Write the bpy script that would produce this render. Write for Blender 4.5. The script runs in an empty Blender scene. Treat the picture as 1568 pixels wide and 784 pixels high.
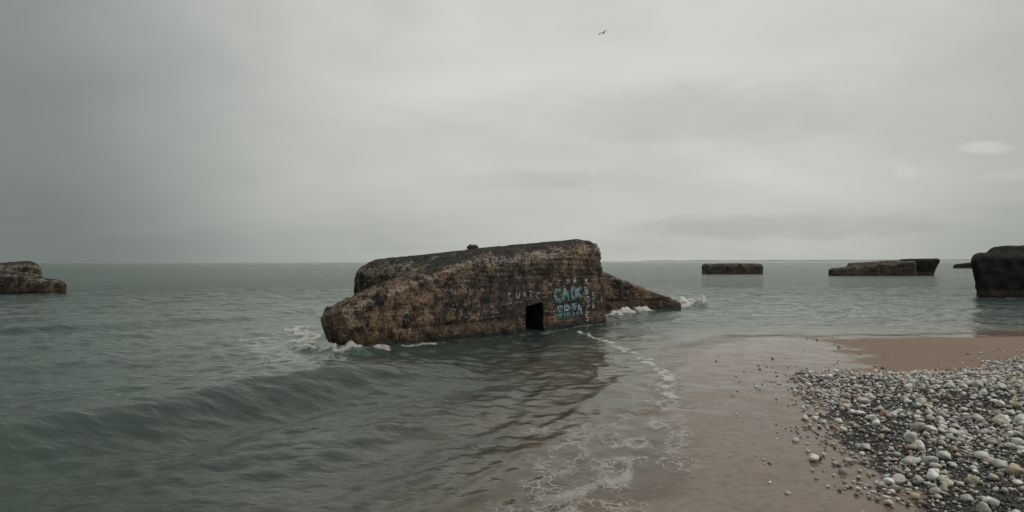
import bpy, bmesh, math, random
import numpy as np
from mathutils import Vector, Matrix, noise, Euler
from mathutils.bvhtree import BVHTree
random.seed(7); rng=np.random.default_rng(11)
scene=bpy.context.scene
scene.view_settings.view_transform='Standard'
scene.view_settings.look='None'
scene.view_settings.exposure=0
def link(o,parent=None):
    scene.collection.objects.link(o)
    if parent: o.parent=parent
    return o
def sstep(a,b,x):
    t=np.clip((x-a)/(b-a),0,1); return t*t*(3-2*t)
# ---------------------------------------------------------------- nodes
class NT:
    def __init__(s,tree): s.t=tree; tree.nodes.clear()
    def n(s,typ,ins=None,**kw):
        nd=s.t.nodes.new(typ)
        for k,v in kw.items(): setattr(nd,k,v)
        for k,v in (ins or {}).items():
            sock=nd.inputs[k]
            if isinstance(v,bpy.types.NodeSocket): s.t.links.new(v,sock)
            else: sock.default_value=v
        return nd
    def m(s,op,a,b=0.0,c=None,clamp=False):
        ins={0:a,1:b}
        if c is not None: ins[2]=c
        return s.n('ShaderNodeMath',ins,operation=op,use_clamp=clamp).outputs[0]
    def mix(s,f,a,b,blend='MIX'):
        nd=s.n('ShaderNodeMix',None,data_type='RGBA',blend_type=blend)
        for i,v in ((0,f),(6,a),(7,b)):
            if isinstance(v,bpy.types.NodeSocket): s.t.links.new(v,nd.inputs[i])
            else: nd.inputs[i].default_value=v if i==0 else (tuple(v)+(1,) if len(v)==3 else v)
        return nd.outputs[2]
    def mr(s,v,a,b,c=0.0,d=1.0,smooth=False):
        nd=s.n('ShaderNodeMapRange',{0:v,1:a,2:b,3:c,4:d})
        if smooth: nd.interpolation_type='SMOOTHSTEP'
        return nd.outputs[0]
    def noise(s,vec,scale,detail=4,rough=.55,dist=0.0):
        return s.n('ShaderNodeTexNoise',{'Vector':vec,'Scale':scale,'Detail':detail,'Roughness':rough,'Distortion':dist}).outputs[0]
    def mapping(s,vec,sc=(1,1,1),rot=(0,0,0),loc=(0,0,0)):
        return s.n('ShaderNodeMapping',{'Vector':vec,'Scale':sc,'Rotation':rot,'Location':loc}).outputs[0]
    def bump(s,h,strength,dist,normal=None):
        ins={'Height':h,'Strength':strength,'Distance':dist}
        if normal is not None: ins['Normal']=normal
        return s.n('ShaderNodeBump',ins).outputs[0]
def newmat(name):
    m=bpy.data.materials.new(name); m.use_nodes=True
    return m,NT(m.node_tree)
# ---------------------------------------------------------------- world
w=bpy.data.worlds.new("World"); scene.world=w; w.use_nodes=True
g=NT(w.node_tree)
SUN_EL=math.radians(48); SUN_AZ=math.radians(95)   # azimuth clockwise from +Y
tc=g.n('ShaderNodeTexCoord').outputs['Generated']
sky=g.n('ShaderNodeTexSky',None,sky_type='NISHITA',sun_disc=False,sun_elevation=SUN_EL,sun_rotation=SUN_AZ,air_density=1.5,dust_density=4)
sep=g.n('ShaderNodeSeparateXYZ',{0:tc}); X,Y,Z=sep.outputs
def dotdir(v):
    v=Vector(v).normalized()
    return g.n('ShaderNodeVectorMath',{0:tc,1:tuple(v)},operation='DOT_PRODUCT').outputs['Value']
zz=g.m('ADD',g.m('MAXIMUM',Z,0.0),0.16)
pl=g.n('ShaderNodeCombineXYZ',{0:g.m('DIVIDE',X,zz),1:g.m('DIVIDE',Y,zz),2:0.0}).outputs[0]
n1=g.noise(g.mapping(pl,(.35,.6,1),(0,0,.5)),1.0,5,.55,.6)
n3=g.noise(g.mapping(tc,(1,1,2.6)),2.4,4,.5,.4)
base=g.mr(dotdir((.16,.93,.30)),.67,.99,.225,.59,True)
over=g.m('MULTIPLY',g.m('POWER',g.m('MAXIMUM',Z,0.0),2.0),.34)
L=g.m('ADD',base,over)
L=g.m('MULTIPLY',L,g.mr(n1,.3,.7,.94,1.06))
L=g.m('MULTIPLY',L,g.mr(n3,.3,.7,.90,1.09))
L=g.m('MULTIPLY',L,g.mr(Z,0.0,.12,.89,1.0,True))
bn=g.m('MULTIPLY',g.m('SUBTRACT',g.noise(g.mapping(tc,(1,1,3)),14.0,4,.6),.5),2.2)
az=g.m('DIVIDE',X,g.m('MAXIMUM',Y,.05)); el=g.m('DIVIDE',Z,g.m('MAXIMUM',Y,.05))
front=g.mr(Y,.1,.3)
def addblob(L,u,v,wu,wv,amt):
    a=g.m('POWER',g.m('ABSOLUTE',g.m('DIVIDE',g.m('SUBTRACT',az,u),wu)),2.0)
    b=g.m('POWER',g.m('ABSOLUTE',g.m('DIVIDE',g.m('SUBTRACT',el,v),wv)),2.0)
    r=g.m('ADD',g.m('ADD',a,b),bn)
    r=g.mr(r,0.0,1.6,1.0,0.0,True)
    return g.m('MULTIPLY',L,g.m('ADD',1.0,g.m('MULTIPLY',g.m('MULTIPLY',r,front),amt)))
L=addblob(L,.42,.052,.22,.020,-.14)
L=addblob(L,.30,.225,.22,.05,-.10)
L=addblob(L,.03,.125,.12,.014,-.07)
L=addblob(L,.728,.172,.042,.010,.19)
L=addblob(L,.605,.135,.02,.012,.06)
L=addblob(L,.775,.13,.06,.012,.10)
tint=g.mix(g.mr(L,.25,.5),(.90,1.0,.945,1),(.980,1.0,.945,1))
cl=g.n('ShaderNodeVectorMath',{0:tint,'Scale':g.m('MULTIPLY',L,10.0)},operation='SCALE').outputs[0]
skyc=g.mix(.97,sky.outputs[0],cl)
bg=g.n('ShaderNodeBackground',{'Color':skyc,'Strength':.1})
out=g.n('ShaderNodeOutputWorld',{'Surface':bg.outputs[0]})
sd=bpy.data.lights.new('sun','SUN'); sd.energy=1.5; sd.angle=math.radians(14); sd.color=(1,.93,.84)
so=link(bpy.data.objects.new('sun',sd))
sv=Vector((math.sin(SUN_AZ)*math.cos(SUN_EL),math.cos(SUN_AZ)*math.cos(SUN_EL),math.sin(SUN_EL)))
so.rotation_euler=sv.to_track_quat('Z','Y').to_euler(); so.location=sv*50
# ---------------------------------------------------------------- camera
cd=bpy.data.cameras.new('camera'); cd.sensor_width=36; cd.lens=22.96; cd.clip_end=20000; cd.clip_start=.05
co=link(bpy.data.objects.new('camera',cd))
co.matrix_world=Matrix.Translation((0,0,2.5))@Matrix.Rotation(math.radians(90.46),4,'X')@Matrix.Rotation(math.radians(-.15),4,'Z')
scene.camera=co
# ---------------------------------------------------------------- polygon helpers
def segdist(P,poly,closed=True):
    d=np.full(P.shape[0],1e9); n=len(poly)
    for i in range(n if closed else n-1):
        a=np.array(poly[i],float); b=np.array(poly[(i+1)%n],float)
        ab=b-a; t=np.clip(((P-a)@ab)/(ab@ab),0,1)
        q=P-(a+t[:,None]*ab); d=np.minimum(d,np.hypot(q[:,0],q[:,1]))
    return d
def inside(P,poly):
    x,y=P[:,0],P[:,1]; r=np.zeros(len(P),bool); n=len(poly); j=n-1
    for i in range(n):
        xi,yi=poly[i]; xj,yj=poly[j]
        if yi!=yj:
            c=((yi>y)!=(yj>y))&(x<(xj-xi)*(y-yi)/(yj-yi)+xi); r^=c
        j=i
    return r
def sdist(P,poly):
    d=segdist(P,poly); return np.where(inside(P,poly),d,-d)
def sn(x,y,lam,seed,n=9):
    r=np.random.default_rng(seed); o=np.zeros_like(x)
    for i in range(n):
        a=r.uniform(0,2*math.pi); l=lam*r.uniform(.6,1.7); p=r.uniform(0,6.28)
        o+=np.sin((x*math.cos(a)+y*math.sin(a))*2*math.pi/l+p)
    return o/math.sqrt(n)
LAND=[(.8,-40),(.95,0),(1.3,4),(1.85,6.5),(2.4,8.3),(3.0,10.2),(3.7,13),(4.4,15.8),(5.5,18.6),(7.3,20.6),(10,21.3),(14,21.7),(22,22.2),(40,23),(90,20),(90,-40)]
DRY=[(9.5,20.7),(9.2,18.5),(8.2,15.6),(7.0,14.2),(6.0,13.6),(5.2,11),(4.7,9),(4.4,7),(4.1,4),(4.0,-40),(90,-40),(90,18),(40,22),(22,21.5),(13,21.2)]
PEB=[(6.1,14.4),(5.2,11.5),(4.65,9.9),(4.2,8.5),(3.95,7.3),(3.8,6.3),(3.7,2),(50,2),(50,21),(26,20.4),(18,18.8),(13.2,16.2),(9.4,13.9),(7.6,14.3)]
def ground(x,y):
    P=np.stack([x,y],1)
    d=sdist(P,LAND)+.35*sn(x,y,3.0,5)*sstep(60,10,y)+.12*sn(x,y,.8,6)*sstep(40,10,y)
    dd=sdist(P,DRY); dp=sdist(P,PEB)
    h=np.where(d>0,np.minimum(.020*d,.045),.024*d)
    h=np.where(d<-3,-.072+.06*(d+3),h); h=np.maximum(h,-3.0)
    h+=sstep(-.2,4.0,dd)*.16+sstep(-.1,1.2,dp)*.07+sstep(0,6,dp)*.12
    h+=.0030*sn(x,y,.7,8)*sstep(-5,0,d)+.015*sn(x,y,2.6,9)*sstep(-.2,2,dd)
    return h,d,dd,dp
# ---------------------------------------------------------------- grids
def rows():
    a=np.linspace(-10,1.8,14); b=2*np.power(30.0,np.linspace(0,1,560)); c=60*np.power(130.0,np.linspace(0,1,130))[1:]
    return np.concatenate([a,b,c])
def grid_mesh(name,nx):
    ys=rows(); ny=len(ys); t=np.linspace(-1,1,nx)
    Yg=np.repeat(ys[:,None],nx,1); Wd=1.25*np.maximum(ys,2)+9
    Xg=t[None,:]*Wd[:,None]
    idx=np.arange(ny*nx).reshape(ny,nx)
    f=np.stack([idx[:-1,:-1],idx[:-1,1:],idx[1:,1:],idx[1:,:-1]],-1).reshape(-1,4)
    sp=np.maximum(2*Wd/nx,np.gradient(ys)); S=np.repeat(sp[:,None],nx,1)
    return Xg.ravel(),Yg.ravel(),S.ravel(),f
def mesh_np(name,V,F,smooth=True,attrs=None,colors=None):
    me=bpy.data.meshes.new(name); k=F.shape[1]
    me.vertices.add(len(V)); me.vertices.foreach_set('co',np.ascontiguousarray(V,dtype=np.float32).ravel())
    me.loops.add(F.size); me.loops.foreach_set('vertex_index',np.ascontiguousarray(F,dtype=np.int32).ravel())
    me.polygons.add(len(F)); me.polygons.foreach_set('loop_start',np.arange(0,F.size,k,dtype=np.int32))
    me.update(calc_edges=True)
    if smooth: me.polygons.foreach_set('use_smooth',np.ones(len(F),bool))
    for n_,a in (attrs or {}).items():
        at=me.attributes.new(n_,'FLOAT','POINT'); at.data.foreach_set('value',np.ascontiguousarray(a,dtype=np.float32))
    if colors is not None:
        at=me.attributes.new('col','FLOAT_COLOR','POINT'); at.data.foreach_set('color',np.ascontiguousarray(colors,dtype=np.float32).ravel())
    return me
# ---------------------------------------------------------------- beach / seabed
x,y,S,F=grid_mesh('g',640)
h,d,dd,dp=ground(x,y)
wet=1-sstep(-.25,.55,dd+.25*sn(x,y,1.3,21)+.12*sn(x,y,.4,22))
grav=sstep(-.15,.6,dp+.2*sn(x,y,.8,31))
gm=mesh_np('beach_ground',np.stack([x,y,h],1),F,attrs={'wet':wet,'gravel':grav})
ground_ob=link(bpy.data.objects.new('beach_ground',gm))
m,t=newmat('sand')
pos=t.n('ShaderNodeNewGeometry').outputs['Position']
pz=t.n('ShaderNodeSeparateXYZ',{0:pos}).outputs[2]
aw=t.n('ShaderNodeAttribute',None,attribute_name='wet').outputs['Fac']
ag=t.n('ShaderNodeAttribute',None,attribute_name='gravel').outputs['Fac']
big=t.noise(pos,.9,5,.6,.3); fine=t.noise(pos,60,3,.7); mid=t.noise(pos,9,4,.65)
dry=t.mix(big,(.220,.155,.110),(.30,.215,.155)); dry=t.mix(t.mr(fine,.35,.7),dry,(.15,.11,.085))
wetc=t.mix(t.mr(big,.3,.7),(.140,.100,.074),(.220,.160,.118))
wetc=t.mix(t.m('MULTIPLY',t.mr(mid,.50,.72),.55),wetc,(.070,.056,.046))
sand=t.mix(aw,dry,wetc)
vor=t.n('ShaderNodeTexVoronoi',{'Vector':pos,'Scale':38.0}); 
vg=t.mix(t.mr(t.n('ShaderNodeSeparateColor',{0:vor.outputs['Color']}).outputs[0],.3,1.0),(.012,.012,.013),(.08,.072,.065))
gmask=t.mr(t.m('ADD',ag,t.m('MULTIPLY',t.m('SUBTRACT',mid,.5),.9)),.4,.6)
col=t.mix(gmask,sand,vg)
wf=t.m('MULTIPLY',aw,t.m('SUBTRACT',1.0,gmask))
rough=t.m('ADD',t.m('MULTIPLY',wf,-.15),.9)
bm1=t.bump(t.m('ADD',t.m('MULTIPLY',fine,.25),mid),t.mr(aw,0,1,.4,.30),.02)
bm2=t.bump(t.m('MULTIPLY',t.m('MULTIPLY',vor.outputs['Distance'],gmask),-1.0),.8,.02,bm1)
cw=t.m('MULTIPLY',wf,t.mr(pz,-.030,-.004)); cw=t.m('MULTIPLY',cw,t.mr(t.m('ADD',big,t.m('MULTIPLY',t.m('SUBTRACT',mid,.5),.6)),.35,.55,1.0,.70))
bs=t.n('ShaderNodeBsdfPrincipled',{'Base Color':col,'Roughness':rough,'Normal':bm2,'Specular IOR Level':t.m('SUBTRACT',.4,t.m('MULTIPLY',wf,.4)),'Coat Weight':cw,'Coat Roughness':.07,'Coat IOR':1.36,'Coat Normal':t.bump(mid,.12,.02)})
t.n('ShaderNodeOutputMaterial',{'Surface':bs.outputs[0]}); gm.materials.append(m)
# ---------------------------------------------------------------- sea
x,y,S,F=grid_mesh('s',860)
h,d,dd,dp=ground(x,y); depth=np.maximum(-h,0)
r=np.random.default_rng(3); H=np.zeros_like(x)
shal=sstep(0.0,.20,depth); sh2=sstep(0,.04,depth)
for i in range(70):
    lam=.24*(20.0**(i/69.0)); ang=math.radians(-42)+r.normal(0,.70 if lam<1.2 else .35)
    A=.0056*lam**.66*r.uniform(.5,1.3); ph=r.uniform(0,6.28)
    wpx=.35*sn(x,y,9,100+i%4,4)
    arg=(x*math.cos(ang)+y*math.sin(ang)+wpx*.6)*2*math.pi/lam+ph
    sv_=np.sin(arg); H+=A*(sv_+.25*(sv_*sv_))*sstep(2.0,4.0,lam/S)
patch=.8+.25*sn(x,y,11,55,6)
H*=np.clip(patch,.45,1.3)*(.04+.24*sh2+.72*shal)
def crest(line,amp,back,frontw,seed,k=1.0,jit=.10):
    L=np.array(line,float)*k; best=np.full(len(x),1e9); sg=np.zeros(len(x)); tt=np.zeros(len(x)); P=np.stack([x,y],1)
    n=len(L)-1
    for i in range(n):
        a=L[i]; b=L[i+1]; ab=b-a; l2=ab@ab
        t_=np.clip(((P-a)@ab)/l2,0,1); q=P-(a+t_[:,None]*ab); dq=np.hypot(q[:,0],q[:,1])
        s_=np.sign(ab[0]*(P[:,1]-a[1])-ab[1]*(P[:,0]-a[0]))
        u=dq<best; best=np.where(u,dq,best); sg=np.where(u,s_,sg); tt=np.where(u,(i+t_)/n,tt)
    sdv=best*sg+jit*sn(x,y,2.5,seed,6)
    env=np.clip(np.minimum(tt/.15,(1-tt)/.35),0,1); env=env*env*(3-2*env)
    prof=np.where(sdv>0,np.exp(-(sdv/back)**2),np.exp(-(sdv/frontw)**2))
    return amp*prof*env*sh2
H+=crest([(-13,1.5),(-9.5,5.5),(-7.2,8.9),(-6.1,10.6),(-5.2,12.4),(-3.9,14.2),(-2.0,15.8),(.3,16.6)],.44,2.8,.80,71,.90,.06)
H+=crest([(-9,1.0),(-6,4.2),(-3.5,7.0),(-1.6,9.8),(-.2,12.5),(1.4,15.3)],.06,.8,.5,72)
H+=crest([(-14,12),(-10.5,16.0),(-8.0,18.0),(-7,21)],.10,1.2,.7,73)
H+=crest([(-24,18),(-17,24),(-12,29),(-9,36)],.14,1.8,1.0,74)
H+=crest([(-3.5,3.0),(-1.5,5.0),(0.2,7.8),(1.3,10.4),(2.3,13.4),(2.4,17)],.045,.5,.3,75)
fl1=[(2.3,22.6),(3.0,19.0),(3.35,16.6),(3.35,14.2),(2.85,11.9),(2.1,9.7),(1.45,8.3),(.85,7.1),(.5,6.2),(.2,4)]
H+=crest(fl1[::-1],.035,.22,.10,76)
for i in range(7):
    o=.42*i+.5
    H+=crest([(a-o*1.0,b-o*.35) for a,b in fl1[::-1]],.022,.16,.12,80+i,1.0,.13)
P=np.stack([x,y],1)
def near(line,wd,jit=.12,seed=5): 
    return np.exp(-((segdist(P,line,False)+jit*sn(x,y,.9,seed,6))/wd)**2)
foam=np.zeros_like(x)
def F_(v,*a):
    global foam
    foam=np.maximum(foam,v*near(*a))
F_(.92,fl1[:5],.13,.12,6); F_(.72,fl1[3:],.14,.14,16)
F_(.56,[(a-.55,b-.1) for a,b in fl1[1:7]],.16,.18,26)
F_(.66,[(3.9,15.5),(3.6,13.5),(3.1,11.6),(2.4,9.6),(1.9,7.9),(1.3,6.6),(1.0,5)],.16,.18,7)
F_(.62,[(.9,9.4),(.6,8.2),(.35,7.2),(.2,6.2),(.3,5)],.40,.3,8)
F_(.58,[(1.4,9.0),(1.1,7.8),(.9,6.6),(.8,5.5)],.30,.3,28)
F_(1.0,[(1.3,6.0),(1.75,6.45),(2.3,6.35)],.12,.08,9)
F_(.90,[(-8.0,24.5),(-6.9,21.5),(-6.0,19.2),(-5.2,17.2),(-4.2,17.1)],.36,.3,10)
F_(.68,[(-7.8,20.5),(-6.6,17.6),(-5.6,15.8),(-4.2,16.0)],.60,.4,12)
F_(.84,[(-5.2,17.6),(-4.2,17.35),(-3.0,18.5),(-2.3,19.3)],.18,.17,11)
F_(.60,[(-2.3,19.3),(.6,22.4),(3.9,26.1)],.12,.12,13)
F_(1.05,[(4.3,28.6),(4.9,29.8),(5.5,30.8),(6.3,31.6)],.42,.3,14)
F_(1.05,[(8.9,34.5),(9.8,36.5),(10.6,37.5)],.50,.4,15)
F_(.6,[(4.5,32.2),(8.6,32.6)],.3,.2,17)
F_(.5,[(-39,50.3),(-34,50.6)],.35,.3,18); F_(.5,[(31,41.5),(38,41)],.4,.3,19)
F_(.60,[(16,24.5),(20,26.0),(26,27)],.30,.3,20)
shorefoam=np.exp(-((depth-.012)/.008)**2)*(y<24)*(y>0)*.56
foam=np.maximum(foam,shorefoam*np.clip(.65+.5*sn(x,y,2.2,44),0,1))
H+=foam**2*.04*(1+.8*sn(x,y,.35,91))*sstep(.02,.2,depth)
hs=near([(4.7,30.0),(5.4,30.9),(6.2,31.4)],.35,.2,14); H+=.16*hs*(1+.5*sn(x,y,.5,92))
hs=near([(9.0,35.0),(9.8,36.6),(10.4,37.2)],.4,.3,15); H+=.32*hs*(1+.4*sn(x,y,.6,93))
hs=near([(-5.7,18.3),(-4.9,17.2),(-4.0,17.2)],.3,.2,10); H+=.12*hs*(1+.6*sn(x,y,.4,94))
sea=mesh_np('sea_water',np.stack([x,y,H+.002],1),F,attrs={'depth':depth,'foam':foam,'dist':np.hypot(x,y)})
sea_ob=link(bpy.data.objects.new('sea_water',sea))
m,t=newmat('water')
pos=t.n('ShaderNodeNewGeometry').outputs['Position']
ad=t.n('ShaderNodeAttribute',None,attribute_name='depth').outputs['Fac']
af=t.n('ShaderNodeAttribute',None,attribute_name='foam').outputs['Fac']
r1=t.noise(t.mapping(pos,(1,1.7,1),(0,0,.75)),2.4,3,.5,.3)
r2=t.noise(t.mapping(pos,(1,1.5,1),(0,0,.9)),8,3,.6,.3)
r3=t.noise(t.mapping(pos,(.25,1.0,1),(0,0,.35)),.9,5,.6,.3)
dsc=t.n('ShaderNodeAttribute',None,attribute_name='dist').outputs['Fac']
calm=t.mr(ad,0.0,.13,.08,1.0)
b=t.bump(r1,t.m('MULTIPLY',calm,.70),.055)
b=t.bump(r2,t.m('MULTIPLY',calm,.6),.020,b)
b=t.bump(r3,t.mr(dsc,15,70,0.0,1.0),.6,b)
cl1=t.noise(t.mapping(pos,(1,2.2,1),(0,0,.5)),.16,4,.6)
deep=t.mix(t.mr(cl1,.35,.65),(.034,.056,.053),(.056,.084,.073))
body_d=t.n('ShaderNodeBsdfDiffuse',{'Color':deep})
dfac=t.m('SUBTRACT',1.0,t.m('POWER',2.718,t.m('MULTIPLY',ad,-4.2)))
dfac=t.mr(dfac,0,1,.0,.98)
body_t=t.n('ShaderNodeBsdfTransparent',{'Color':t.mix(t.mr(ad,0,.25),(1,1,1),(.80,.93,.82))})
body=t.n('ShaderNodeMixShader',{0:dfac,1:body_t.outputs[0],2:body_d.outputs[0]})
gl=t.n('ShaderNodeBsdfGlossy',{'Color':(.94,.96,.92,1),'Roughness':t.mr(dsc,5,120,.03,.18),'Normal':b})
fr=t.n('ShaderNodeFresnel',{'IOR':1.333,'Normal':b})
ff=t.m('MULTIPLY',fr.outputs[0],t.mr(ad,.0,.026))
wm=t.n('ShaderNodeMixShader',{0:ff,1:body.outputs[0],2:gl.outputs[0]})
fn=t.noise(pos,2.6,6,.7,.5); fn2=t.noise(pos,22,3,.7)
vd=t.n('ShaderNodeTexVoronoi',{'Vector':t.n('ShaderNodeVectorMath',{0:pos,1:t.n('ShaderNodeVectorMath',{0:t.n('ShaderNodeTexNoise',{'Vector':pos,'Scale':3.0,'Detail':3.0}).outputs['Color'],'Scale':.55},operation='SCALE').outputs[0]},operation='ADD').outputs[0],'Scale':6.0},feature='DISTANCE_TO_EDGE').outputs['Distance']
lace=t.mr(vd,.01,.08,1.0,0.0)
fm=t.m('SUBTRACT',af,t.m('MULTIPLY',fn,.62))
core=t.mr(fm,.26,.60); lacy=t.m('MULTIPLY',t.mr(fm,.0,.25),lace)
fm=t.m('MULTIPLY',t.m('MAXIMUM',core,t.m('MULTIPLY',lacy,.65)),t.mr(fn2,.25,.6,.30,.92))
fv=t.n('ShaderNodeTexVoronoi',{'Vector':pos,'Scale':11.0}).outputs['Distance']
fl=t.m('MULTIPLY',t.mr(fv,.04,.12,1.0,0.0),t.m('MULTIPLY',t.mr(t.noise(pos,.8,3),.54,.66),t.mr(ad,.5,.1)))
fm=t.m('MAXIMUM',fm,t.m('MULTIPLY',fl,.45))
fd=t.n('ShaderNodeBsdfDiffuse',{'Color':(.62,.62,.58,1),'Normal':t.bump(fn2,.6,.03)})
fin=t.n('ShaderNodeMixShader',{0:fm,1:wm.outputs[0],2:fd.outputs[0]})
t.n('ShaderNodeOutputMaterial',{'Surface':fin.outputs[0]}); sea.materials.append(m)
# ---------------------------------------------------------------- concrete materials
def concrete(name,dark=(.028,.025,.023),mid_=(.092,.076,.064),tan=(.27,.180,.118),pale=(.46,.41,.34),tanamt=.5,scale=1.0,top=(.022,.023,.025)):
    m,t=newmat(name)
    ge=t.n('ShaderNodeNewGeometry'); pos=ge.outputs['Position']; nrm=ge.outputs['Normal']
    z=t.n('ShaderNodeSeparateXYZ',{0:pos}).outputs[2]; nz=t.n('ShaderNodeSeparateXYZ',{0:nrm}).outputs[2]
    a=t.noise(pos,.6*scale,5,.65,.6); b_=t.noise(pos,2.2*scale,8,.76,.4); c=t.noise(pos,13*scale,5,.72)
    streak=t.noise(t.mapping(pos,(1,1,.6)),1.7*scale,8,.74,.4)
    hor=t.noise(t.mapping(pos,(.35,.35,6.0)),1.6*scale,5,.65,.3)
    col=t.mix(t.mr(b_,.40,.58),dark,mid_)
    tm=t.m('ADD',t.m('MULTIPLY',a,.60),t.m('MULTIPLY',streak,.65))
    tm=t.m('ADD',tm,t.m('MULTIPLY',t.m('SUBTRACT',b_,.5),1.1))
    nose=t.n('ShaderNodeAttribute',None,attribute_name='rust').outputs['Fac']
    pale_e=t.n('ShaderNodeAttribute',None,attribute_name='edge').outputs['Fac']
    tm=t.m('ADD',tm,t.m('MULTIPLY',nose,.14))
    col=t.mix(t.m('MULTIPLY',t.mr(tm,.77-.2*tanamt,.87-.2*tanamt),.85),col,tan)
    pf=t.m('ADD',t.m('ADD',hor,t.m('MULTIPLY',t.m('SUBTRACT',c,.5),1.0)),t.m('MULTIPLY',pale_e,.22))
    col=t.mix(t.m('MULTIPLY',t.mr(pf,.60,.72),.65),col,pale)
    col=t.mix(t.m('MULTIPLY',t.mr(t.m('ADD',streak,t.m('MULTIPLY',t.m('SUBTRACT',b_,.5),.6)),.48,.38),.8),col,(.024,.021,.020))
    zn=t.m('ADD',z,t.m('MULTIPLY',t.m('SUBTRACT',b_,.5),.45))
    rb=t.m('MULTIPLY',t.mr(zn,.15,.35,0.0,1.0),t.mr(zn,.65,.4,0.0,1.0))
    col=t.mix(t.m('MULTIPLY',rb,.45),col,(.20,.118,.066))
    low=t.mr(zn,.30,.10)
    col=t.mix(low,col,(.012,.014,.010))
    wv=t.n('ShaderNodeVectorMath',{0:pos,1:t.n('ShaderNodeVectorMath',{0:t.n('ShaderNodeTexNoise',{'Vector':pos,'Scale':2.0,'Detail':4.0}).outputs['Color'],'Scale':.9},operation='SCALE').outputs[0]},operation='ADD').outputs[0]
    ck=t.n('ShaderNodeTexVoronoi',{'Vector':wv,'Scale':1.6*scale},feature='DISTANCE_TO_EDGE').outputs['Distance']
    crack=t.mr(ck,.0,.030,1.0,0.0)
    col=t.mix(t.m('MULTIPLY',crack,.85),col,(.010,.009,.008))
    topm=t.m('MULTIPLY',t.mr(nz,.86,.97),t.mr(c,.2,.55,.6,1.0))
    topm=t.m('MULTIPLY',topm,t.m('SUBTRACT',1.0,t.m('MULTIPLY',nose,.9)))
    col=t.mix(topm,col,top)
    col=t.mix(t.mr(c,.36,.52,.65,0.0),col,(.016,.014,.012))
    pts=t.n('ShaderNodeTexVoronoi',{'Vector':pos,'Scale':9.0*scale}).outputs['Distance']
    hgt=t.m('ADD',t.m('ADD',t.m('MULTIPLY',b_,1.0),t.m('MULTIPLY',c,.6)),t.m('MULTIPLY',t.mr(pts,0,.25),.25))
    hgt=t.m('ADD',t.m('ADD',hgt,t.m('MULTIPLY',hor,.7)),t.m('MULTIPLY',crack,-.5))
    bp=t.bump(hgt,1.0,.08/scale)
    bs=t.n('ShaderNodeBsdfPrincipled',{'Base Color':col,'Roughness':t.mr(low,0,1,.88,.35),'Normal':bp,'Specular IOR Level':.3})
    t.n('ShaderNodeOutputMaterial',{'Surface':bs.outputs[0]}); return m
M_main=concrete('weathered_concrete')
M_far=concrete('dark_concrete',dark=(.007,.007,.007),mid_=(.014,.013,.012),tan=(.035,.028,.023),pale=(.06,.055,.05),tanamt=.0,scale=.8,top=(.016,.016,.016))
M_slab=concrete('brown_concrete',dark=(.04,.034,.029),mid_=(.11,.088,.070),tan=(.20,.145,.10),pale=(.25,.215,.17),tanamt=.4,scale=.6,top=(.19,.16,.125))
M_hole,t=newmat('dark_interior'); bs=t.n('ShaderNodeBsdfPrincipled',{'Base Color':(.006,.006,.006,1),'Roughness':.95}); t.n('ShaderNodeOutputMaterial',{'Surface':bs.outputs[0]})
# ---------------------------------------------------------------- bunker builder
def hexa(bm,c,r,seg=6):
    vs=[bm.verts.new(p) for p in c]
    fs=[(3,2,1,0),(4,5,6,7),(0,1,5,4),(1,2,6,5),(2,3,7,6),(3,0,4,7)]
    ff=[bm.faces.new([vs[i] for i in f]) for f in fs]
    ed=list({e for f in ff for e in f.edges})
    bmesh.ops.bevel(bm,geom=ed,offset=r,segments=seg,profile=.5,affect='EDGES',clamp_overlap=True)
def remeshed(name,hexes,voxel,disp,mats=()):
    bm=bmesh.new()
    for c,r in hexes: hexa(bm,[Vector(p) for p in c],r)
    bmesh.ops.recalc_face_normals(bm,faces=bm.faces)
    me=bpy.data.meshes.new(name+'_tmp'); bm.to_mesh(me); bm.free()
    ob=link(bpy.data.objects.new(name+'_tmp',me))
    md=ob.modifiers.new('r','REMESH'); md.mode='VOXEL'; md.voxel_size=voxel
    sm=ob.modifiers.new('s','SMOOTH'); sm.iterations=6; sm.factor=.5
    dg=bpy.context.evaluated_depsgraph_get(); me2=bpy.data.meshes.new_from_object(ob.evaluated_get(dg))
    n=len(me2.vertices); C=np.empty(n*3,np.float32); me2.vertices.foreach_get('co',C); C=C.reshape(-1,3)
    N=np.empty(n*3,np.float32); me2.vertex_normals.foreach_get('vector',N); N=N.reshape(-1,3)
    rust=np.zeros(n,np.float32); edge=np.clip(1-np.abs(N[:,2]-.5)/.35,0,1)*(C[:,2]>1.0)
    for i in range(n):
        dv,rs=disp(Vector(C[i]),Vector(N[i])); C[i]+=N[i]*dv; rust[i]=rs
    me2.vertices.foreach_set('co',C.ravel()); me2.update()
    at=me2.attributes.new('rust','FLOAT','POINT'); at.data.foreach_set('value',rust)
    at=me2.attributes.new('edge','FLOAT','POINT'); at.data.foreach_set('value',edge.astype(np.float32))
    me2.materials.clear()
    for mm in mats: me2.materials.append(mm)
    me2.polygons.foreach_set('use_smooth',np.ones(len(me2.polygons),bool))
    me2.name=name; bpy.data.objects.remove(ob)
    return me2
OX,OY=-4.23,17.7; ES=Vector((.684,.729,0)); EW=Vector((-.729,.684,0))
def LW(s,w_,z): return Vector((OX,OY,0))+ES*s+EW*w_+Vector((0,0,z))
def toL(p):
    q=p-Vector((OX,OY,0)); return q.dot(ES),q.dot(EW),q.z
main=[LW(*p) for p in [(4.2,0,-1.4),(12.50,0,-1.4),(12.50,5.6,-1.4),(3.0,5.6,-1.4),(4.5,.16,2.80),(12.08,.24,3.48),(11.95,5.5,3.26),(3.15,5.5,2.46)]]
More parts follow.
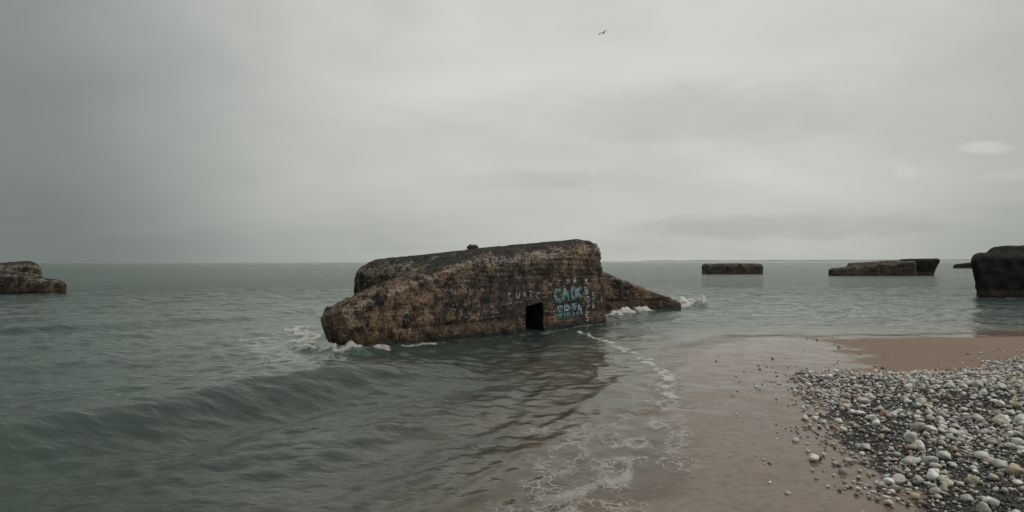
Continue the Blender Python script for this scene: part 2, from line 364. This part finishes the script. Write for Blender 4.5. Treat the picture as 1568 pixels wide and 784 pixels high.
nose=[LW(*p) for p in [(.35,-.02,-1.2),(5.6,-.02,-1.2),(5.6,2.2,-1.2),(.6,1.95,-1.2),(-.58,.30,1.26),(5.2,.14,2.84),(5.2,2.5,2.8),(-.05,2.0,.98)]]
wing1=[Vector(p) for p in [(-.4,30.6,-1),(5.0,32.2,-1),(4.8,34.8,-1),(-.9,33.4,-1),(-.4,30.8,2.95),(5.0,32.4,1.86),(4.8,34.4,1.80),(-.9,33.2,2.9)]]
wing2=[Vector(p) for p in [(3.9,31.9,-1),(8.9,33.0,-1),(8.6,35.4,-1),(3.7,34.5,-1),(3.9,32.05,2.22),(8.6,33.2,.42),(8.3,35.2,.34),(3.7,34.3,2.1)]]
def dmain(p,nr):
    s,w_,z=toL(p); v=noise.fractal(p*.5,1.0,2.0,3)*.032+noise.fractal(p*2.2,1.0,2.0,4)*.028
    v+=-.06*max(0,min(.25,noise.noise(p*1.6+Vector((9,3,1)))-.20))*4*.5
    v+=-.055*max(0,noise.noise(p*4.2+Vector((2,3,7)))-.15)
    f=max(0,min(1,(4.2-s)/2.0))*(1 if w_<3.2 else 0)
    if f>0:
        ph=(s*1.0+z*.35+noise.noise(p*1.2)*.10)/.32; fr=ph-math.floor(ph)
        v+=f*.085*(fr-.5)*(1 if z>.2 else .4)+f*noise.noise(p*3.5)*.05
    if w_<1.2 and s>3 and z>1.7:
        ph=z/.17+noise.noise(p*.8); v+=.016*math.sin(ph*6.28)
    if z<.6: v+=-.10*abs(noise.noise(p*1.7+Vector((0,5,0))))-.02
    rust=max(f*min(1,max(0,(z-.2)*2)), .5 if p.x>4 and p.y>31 else 0)
    return v,rust
bm_=remeshed('bunker_body',[(main,.72),(nose,.34),(wing1,.20),(wing2,.16)],.05,dmain,mats=[M_main,M_hole])
bunker=link(bpy.data.objects.new('concrete_bunker',None))
body=link(bpy.data.objects.new('bunker_body',bm_),bunker)
def boxmesh(name,c):
    bm=bmesh.new(); vs=[bm.verts.new(p) for p in c]
    for f in [(3,2,1,0),(4,5,6,7),(0,1,5,4),(1,2,6,5),(2,3,7,6),(3,0,4,7)]: bm.faces.new([vs[i] for i in f])
    bmesh.ops.recalc_face_normals(bm,faces=bm.faces); me=bpy.data.meshes.new(name); bm.to_mesh(me); bm.free(); return me
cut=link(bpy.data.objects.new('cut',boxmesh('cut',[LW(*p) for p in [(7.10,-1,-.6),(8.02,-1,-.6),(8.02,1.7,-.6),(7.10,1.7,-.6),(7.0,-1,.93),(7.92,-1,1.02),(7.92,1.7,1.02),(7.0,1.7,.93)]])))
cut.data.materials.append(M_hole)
bo=body.modifiers.new('door','BOOLEAN'); bo.object=cut; bo.operation='DIFFERENCE'; bo.solver='EXACT'
try: bo.material_mode='TRANSFER'
except Exception as e: print(e)
dg=bpy.context.evaluated_depsgraph_get(); nm=bpy.data.meshes.new_from_object(body.evaluated_get(dg))
if len(nm.vertices)>1000: body.modifiers.clear(); body.data=nm; bpy.data.objects.remove(cut)
print('body',len(nm.vertices),[mm.name for mm in nm.materials])
bvh=BVHTree.FromPolygons([v.co for v in body.data.vertices],[p.vertices[:] for p in body.data.polygons])
def rock(name,loc,sc,seed,mat,parent=None):
    bm=bmesh.new(); bmesh.ops.create_icosphere(bm,subdivisions=3,radius=1)
    for v in bm.verts:
        q=v.co+Vector((seed*3.1,0,0)); v.co*=1+.35*noise.noise(q*1.3)+.12*noise.noise(q*3)
        v.co=Vector((v.co.x*sc[0],v.co.y*sc[1],v.co.z*sc[2]))
    me=bpy.data.meshes.new(name); bm.to_mesh(me); bm.free(); me.materials.append(mat)
    for p in me.polygons: p.use_smooth=True
    o=link(bpy.data.objects.new(name,me),parent); o.location=loc; return o
rp=LW(8.7,4.6,3.0); hit=bvh.ray_cast(Vector((rp.x,rp.y,8)),Vector((0,0,-1)))[0]; zt=hit.z if hit else 2.9
print('rubble',rp,zt)
rock('roof_rubble',(rp.x,rp.y,zt+.08),(.24,.18,.12),3,M_main,bunker)
# ---------------------------------------------------------------- graffiti strokes hugging the wall
gv={}; 
def stroke(pts,wd,mat,off):
    L=gv.setdefault(mat,([],[])); V,Fc=L; pts2=[]
    for i in range(len(pts)-1):
        a=Vector(pts[i]); b=Vector(pts[i+1]); k=max(2,int((b-a).length/.035))
        for j in range(k): pts2.append(a.lerp(b,j/k))
    pts2.append(Vector(pts[-1])); prev=None
    for i,p in enumerate(pts2):
        q=pts2[min(i+1,len(pts2)-1)]; o=pts2[max(i-1,0)]; dr=(q-o); dr.normalize() if dr.length else None
        nrm=Vector((-dr.y,dr.x)); ww=wd*.5*(1+.25*noise.noise(Vector((p.x*9,p.y*9,off*100))))
        row=[]
        for sgn in (-1,-.33,.33,1):
            c=p+nrm*ww*sgn; s0=LW(c.x,-1.5,c.y); hh=bvh.ray_cast(s0,EW)
            if hh[0] is None or toL(hh[0])[1]>.6: row=None; break
            row.append(hh[0]-EW*off)
        if row is None: prev=None; continue
        b0=len(V); V.extend(row)
        if prev is not None:
            for k in range(3): Fc.append((prev+k,prev+k+1,b0+k+1,b0+k))
        prev=b0
def paintmat(name,c,lo=.42,hi=.52):
    m,t=newmat(name); pos=t.n('ShaderNodeNewGeometry').outputs['Position']
    n_=t.noise(pos,7,5,.75); cc=t.mix(t.mr(n_,.35,.65),c,tuple(v*.5 for v in c))
    bs=t.n('ShaderNodeBsdfPrincipled',{'Base Color':cc,'Roughness':.7})
    tr=t.n('ShaderNodeBsdfTransparent')
    mx=t.n('ShaderNodeMixShader',{0:t.mr(t.noise(pos,9,6,.8),lo,hi,0,.92),1:tr.outputs[0],2:bs.outputs[0]})
    t.n('ShaderNodeOutputMaterial',{'Surface':mx.outputs[0]}); return m
PT=paintmat('teal_paint',(.075,.23,.275),.36,.48); PW=paintmat('white_paint',(.62,.65,.63),.38,.50); PK=paintmat('black_paint',(.012,.013,.016))
rr=random.Random(5)
def letter(s0,z0,wl,hl,k):
    shapes={0:[(.9,.9),(.5,1.05),(.15,.95),(0,.5),(.15,.1),(.5,-.05),(.9,.1)],1:[(0,0),(.4,1),(.9,0),(.65,.4),(.25,.4)],2:[(0,0),(0,1),(.5,1.02),(.75,.8),(.5,.52),(.1,.5),(.6,.45),(.85,.25),(.5,0),(.1,0)],3:[(0,1),(.1,0),(.5,.6),(.85,0),(1,1)],4:[(.1,.5),(.2,.9),(.5,1),(.85,.85),(.9,.4),(.6,0),(.2,.1),(.1,.5)],5:[(.9,.9),(.5,1.02),(.1,.8),(.3,.55),(.8,.4),(.75,.08),(.4,0),(.05,.1)],6:[(0,1),(1,1.05),(.5,1),(.48,0)],7:[(0,0),(0,1),(.1,.55),(.9,1.05),(.2,.5),(1,-.05)]}
    return [(s0+a*wl,z0+b*hl) for a,b in shapes[k]]
for (s0,z0,k,wl,hl) in [(8.66,1.02,0,.36,.38),(9.12,1.04,1,.40,.40),(9.60,1.06,4,.36,.38),(10.0,1.08,7,.28,.36),(8.74,.42,5,.36,.36),(9.20,.42,2,.36,.36),(9.66,.42,6,.34,.38),(10.02,.42,1,.32,.36)]:
    p=letter(s0,z0,wl,hl,k); stroke([(a+.05,b-.05) for a,b in p],.15,PK,.006); stroke(p,.15,PT,.009); stroke([(a-.06,b+.06) for a,b in p],.032,PW,.014)
for (s0,z0,k) in [(10.48,1.22,2),(10.52,.86,4),(10.56,.50,0),(10.50,.18,5),(10.90,1.0,5),(10.90,.58,1),(10.52,1.58,7)]:
    stroke(letter(s0,z0,.22,.26,k),.040,PW,.012)
for i in range(5):
    s0=6.1+i*.38+rr.uniform(-.08,.08); z0=1.12+rr.uniform(-.12,.15)
    stroke(letter(s0,z0,.16,.2,rr.randrange(8)),.03,PW,.010)
for i in range(4):
    stroke(letter(8.3+i*.5,1.60+.03*i,.2,.14,rr.randrange(8)),.03,PW,.010)
for mat,(V,Fc) in gv.items():
    me=bpy.data.meshes.new('graffiti_'+mat.name); me.from_pydata([tuple(v) for v in V],[],Fc); me.materials.append(mat)
    link(bpy.data.objects.new('graffiti_'+mat.name,me),bunker)
# ---------------------------------------------------------------- other bunkers
def dfar(k):
    def f(p,nr):
        q=p+Vector((k*7.3,0,0)); v=noise.fractal(q*.4,1.0,2.0,3)*.10+noise.fractal(q*1.6,1.0,2.0,3)*.05
        if p.z<.5: v-=.10*abs(noise.noise(q*1.1))
        return v,(.4 if k==1 and p.x>-37 else 0)
    return f
def B(x0,x1,y0,y1,zl,zr,inl=0,inr=0,zb=-1.2,skew=0):
    return [(x0+inl,y0,zb),(x1-inr,y0,zb),(x1-inr+skew,y1,zb),(x0+inl+skew,y1,zb),(x0,y0+.1,zl),(x1,y0+.1,zr),(x1+skew,y1,zr),(x0+skew,y1,zl)]
def mk(name,parts,vox,k,mat):
    e=link(bpy.data.objects.new(name,None)); 
    me=remeshed('bunker_shell',parts,vox,dfar(k),mats=[mat]); link(bpy.data.objects.new('bunker_shell',me),e); return e
mk('ruined_bunker',[(B(-46,-37.0,51.5,56,2.35,2.55,skew=-4.2),.6),(B(-41,-34.6,50.9,53,1.9,1.05,skew=-2.0),.30)],.14,1,M_main)
mk('ruined_bunker',[(B(36.4,47.2,122,126,1.95,2.0),.6)],.2,2,M_slab)
mk('ruined_bunker',[(B(51.6,66,106.5,110,1.15,2.45,skew=1.8),.4),(B(55.0,64.5,106.8,111,2.1,2.5,skew=1.8),.5)],.2,3,M_slab)
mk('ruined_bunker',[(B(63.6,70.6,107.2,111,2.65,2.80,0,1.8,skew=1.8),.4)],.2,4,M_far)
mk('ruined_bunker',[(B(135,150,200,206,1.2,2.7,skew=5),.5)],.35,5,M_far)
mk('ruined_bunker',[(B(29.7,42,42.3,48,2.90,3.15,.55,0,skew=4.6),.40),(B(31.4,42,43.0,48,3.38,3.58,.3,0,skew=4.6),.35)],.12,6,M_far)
# distant low coast at the horizon
bm=bmesh.new(); N_=90
for i in range(N_+1):
    xx=1300+i*60; hz=4+5*abs(noise.noise(Vector((i*.17,0,0))))+6*(i/N_)
    if i==0: hz=.2
    a=bm.verts.new((xx,6300,-1)); b_=bm.verts.new((xx,6320,hz)); c=bm.verts.new((xx,6700,hz*.8)) ; 
bm.verts.ensure_lookup_table()
for i in range(N_):
    for k in (0,1): bm.faces.new([bm.verts[3*i+k],bm.verts[3*i+3+k],bm.verts[3*i+4+k],bm.verts[3*i+1+k]])
me=bpy.data.meshes.new('distant_coast'); bm.to_mesh(me); bm.free()
m,t=newmat('hazy_coast'); nn=t.noise(t.n('ShaderNodeNewGeometry').outputs['Position'],.01,3)
bs=t.n('ShaderNodeBsdfPrincipled',{'Base Color':t.mix(nn,(.16,.19,.19),(.21,.23,.22)),'Roughness':1.0}); t.n('ShaderNodeOutputMaterial',{'Surface':bs.outputs[0]}); me.materials.append(m)
link(bpy.data.objects.new('distant_coast',me))
# ---------------------------------------------------------------- pebbles
def ico(sub):
    bm=bmesh.new(); bmesh.ops.create_icosphere(bm,subdivisions=sub,radius=1)
    V=np.array([v.co[:] for v in bm.verts]); Fx=np.array([[v.index for v in f.verts] for f in bm.faces]); bm.free(); return V,Fx
def templates(sub,n,seed):
    V,Fx=ico(sub); o=[]
    for k in range(n):
        W=[]
        for v in V:
            q=Vector(v)+Vector((seed+k*5.7,k,0)); W.append(np.array(v)*(1+.50*noise.noise(q*.9)+.18*noise.noise(q*2.3)))
        o.append(np.array(W))
    return o,Fx
def build_stones(px,py,rad,lift,sub,seed,cols,flat=(.42,.75)):
    n=len(px); T,Fx=templates(sub,12,seed); nv=len(T[0]); T=np.array(T)
    r=np.random.default_rng(seed)
    k=r.integers(0,12,n); sc=np.stack([np.ones(n),r.uniform(.55,1,n),r.uniform(*flat,n)],1)*rad[:,None]
    V=T[k]*sc[:,None,:]
    tx=r.normal(0,.35,n); c,s=np.cos(tx)[:,None],np.sin(tx)[:,None]
    Y2=V[:,:,1]*c-V[:,:,2]*s; Z2=V[:,:,1]*s+V[:,:,2]*c; V=np.stack([V[:,:,0],Y2,Z2],2)
    a=r.uniform(0,6.28,n); c,s=np.cos(a)[:,None],np.sin(a)[:,None]
    X2=V[:,:,0]*c-V[:,:,1]*s; Y2=V[:,:,0]*s+V[:,:,1]*c; V=np.stack([X2,Y2,V[:,:,2]],2)
    h,_,_,_=ground(px,py); V+=np.stack([px,py,h+lift*rad],1)[:,None,:]
    Fo=(Fx[None]+ (np.arange(n)*nv)[:,None,None]).reshape(-1,3)
    C=np.repeat(np.concatenate([cols,np.ones((n,1))],1)[:,None,:],nv,1).reshape(-1,4)
    return V.reshape(-1,3),Fo,C
pal=np.array([(.62,.60,.55),(.49,.475,.44),(.77,.745,.69),(.46,.385,.29),(.30,.29,.275),(.15,.145,.14),(.42,.29,.20),(.045,.045,.047)])
def pick(n,pr,r): 
    c=pal[r.choice(len(pal),n,p=np.array(pr)/sum(pr))]; return np.clip(c*r.uniform(.75,1.2,(n,1))+r.normal(0,.008,(n,3)),.01,.82)
def sample(n,seed,x0,x1,y0,y1,prob):
    r=np.random.default_rng(seed); px=r.uniform(x0,x1,n); py=r.uniform(y0,y1,n)
    ok=(px<py*.95+3.5)&(r.uniform(0,1,n)<prob(px,py)); return px[ok],py[ok],r
def pd(px,py): return sdist(np.stack([px,py],1),PEB)
AV=[];AF=[];AC=[];off=0
def add(V,Fo,C):
    global off
    AV.append(V);AF.append(Fo+off);AC.append(C);off+=len(V)
def band(px,py):
    q=(px-.42*py-1.9)+.6*sn(px,py,3.5,61); return np.exp(-(q/1.1)**2)*sstep(13,10,py)
px,py,r=sample(60000,1,3.4,17,4.5,13,lambda a,b: sstep(-.1,.5,pd(a,b)+.2*sn(a,b,.8,31))*sstep(13.5,7,b)*.9)
add(*build_stones(px,py,r.uniform(.008,.018,len(px)),.35,1,101,pick(len(px),[.8,1,.5,.8,1.5,2.6,.5,4],r)))
px,py,r=sample(80000,2,3.4,24,4.5,20.8,lambda a,b: sstep(-.35,.7,pd(a,b)+.25*sn(a,b,1.1,32))*(1-.45*band(a,b))*.85)
rd=r.uniform(.016,.032,len(px)); n=len(px); bd=band(px,py)
c1=pick(n,[3,3,2.4,2.0,1.3,.6,.7,.3],r); c2=pick(n,[.8,1,.4,1,1.5,2.5,.5,3.6],r); cc=np.where((r.uniform(0,1,n)<bd)[:,None],c2,c1)
add(*build_stones(px,py,rd,.55,1,102,cc))
for (y0,y1,sub,cnt,sd_) in [(4.5,10.5,2,11000,3),(10.5,20.8,1,27000,4)]:
    px,py,r=sample(cnt,sd_,3.4,24,y0,y1,lambda a,b: sstep(-.25,.6,pd(a,b)+.3*sn(a,b,1.1,33))*(1-.72*band(a,b))*.64)
    rd=np.exp(r.normal(math.log(.035),.30,len(px)))
    add(*build_stones(px,py,rd,.68,sub,100+sd_,pick(len(px),[3.4,2.4,3.6,1.9,.7,.15,.55,.1],r)))
px,py,r=sample(420,6,3.7,12,4.5,12,lambda a,b: sstep(0,.5,pd(a,b)))
add(*build_stones(px,py,r.uniform(.055,.088,len(px)),.5,3,106,pick(len(px),[3,2,2.8,1.5,.5,0,.5,0],r)))
px,py,r=sample(7500,7,2.4,17,4.8,21,lambda a,b: np.clip(.02+.30*sstep(-1.6,-.1,pd(a,b))+.16*sstep(.9,0,np.abs(sdist(np.stack([a,b],1),DRY)))*sstep(14,17,b),0,1)*(sdist(np.stack([a,b],1),LAND)>.25))
add(*build_stones(px,py,np.exp(r.normal(math.log(.021),.4,len(px))),.25,2,107,pick(len(px),[1.5,1.5,1.2,1.8,1.2,.8,.8,.8],r)))
V=np.concatenate(AV);Fo=np.concatenate(AF);C=np.concatenate(AC)
pm=mesh_np('pebbles',V,Fo,colors=C); link(bpy.data.objects.new('pebble_shingle',pm)); print('pebble verts',len(V))
m,t=newmat('pebble_stone'); pos=t.n('ShaderNodeNewGeometry').outputs['Position']
ca=t.n('ShaderNodeAttribute',None,attribute_name='col').outputs['Color']
n_=t.noise(pos,45,4,.7); n2_=t.noise(pos,14,3,.6)
cc=t.mix(t.mr(n_,.5,.75,0,.45),ca,(.14,.115,.09)); cc=t.mix(t.mr(n2_,.5,.7,0,.25),cc,(.22,.18,.14))
bs=t.n('ShaderNodeBsdfPrincipled',{'Base Color':cc,'Roughness':.6,'Normal':t.bump(n_,.4,.006)})
t.n('ShaderNodeOutputMaterial',{'Surface':bs.outputs[0]}); pm.materials.append(m)
# ---------------------------------------------------------------- gull
gull=link(bpy.data.objects.new('seagull',None))
def skin(name,vs,es,rs,mat,parent,root=0):
    me=bpy.data.meshes.new(name); me.from_pydata(vs,es,[]); o=link(bpy.data.objects.new(name,me),parent)
    o.modifiers.new('s','SKIN'); 
    for i,sv_ in enumerate(me.skin_vertices[0].data): sv_.radius=rs[i]; sv_.use_root=(i==root)
    o.modifiers.new('b','SUBSURF').levels=2; o.modifiers['b'].render_levels=2; me.materials.append(mat); return o
GM,t=newmat('gull_feathers'); pos=t.n('ShaderNodeTexCoord').outputs['Object']
bs=t.n('ShaderNodeBsdfPrincipled',{'Base Color':t.mix(t.noise(pos,6,3),(.04,.04,.045),(.09,.09,.09)),'Roughness':.8}); t.n('ShaderNodeOutputMaterial',{'Surface':bs.outputs[0]})
vs=[(0,-.02,0),(0,.13,.01),(0,.22,.03),(0,.28,.03),(0,.33,.02),(0,-.15,0),(0,-.28,.0)]
skin('body',vs,[(0,1),(1,2),(2,3),(3,4),(0,5),(5,6)],[(.08,.075),(.07,.065),(.045,.045),(.048,.046),(.01,.01),(.06,.05),(.09,.015)],GM,gull)
for sg,nm_ in ((1,'wing_a'),(-1,'wing_b')):
    st=[(.03,.12,-.10,.01),(.18,.15,-.11,.10),(.34,.16,-.10,.15),(.52,.09,-.12,.11),(.68,-.01,-.14,.04),(.80,-.13,-.17,-.03)]
    bm=bmesh.new(); pr=None
    for (a,f_,b2,zz_) in st:
        q=[bm.verts.new((sg*a,f_,zz_+.012)),bm.verts.new((sg*a,(f_+b2)/2,zz_+.02)),bm.verts.new((sg*a,b2,zz_)),bm.verts.new((sg*a,(f_+b2)/2,zz_-.008))]
        if pr:
            for k in range(4): bm.faces.new([pr[k],pr[(k+1)%4],q[(k+1)%4],q[k]])
        else: bm.faces.new(q)
        pr=q
    bm.faces.new(pr); bmesh.ops.recalc_face_normals(bm,faces=bm.faces)
    me=bpy.data.meshes.new(nm_); bm.to_mesh(me); bm.free(); me.materials.append(GM); link(bpy.data.objects.new(nm_,me),gull)
gull.location=(11.3,80,30.5); gull.rotation_euler=Euler((math.radians(20),math.radians(-28),math.radians(20)))
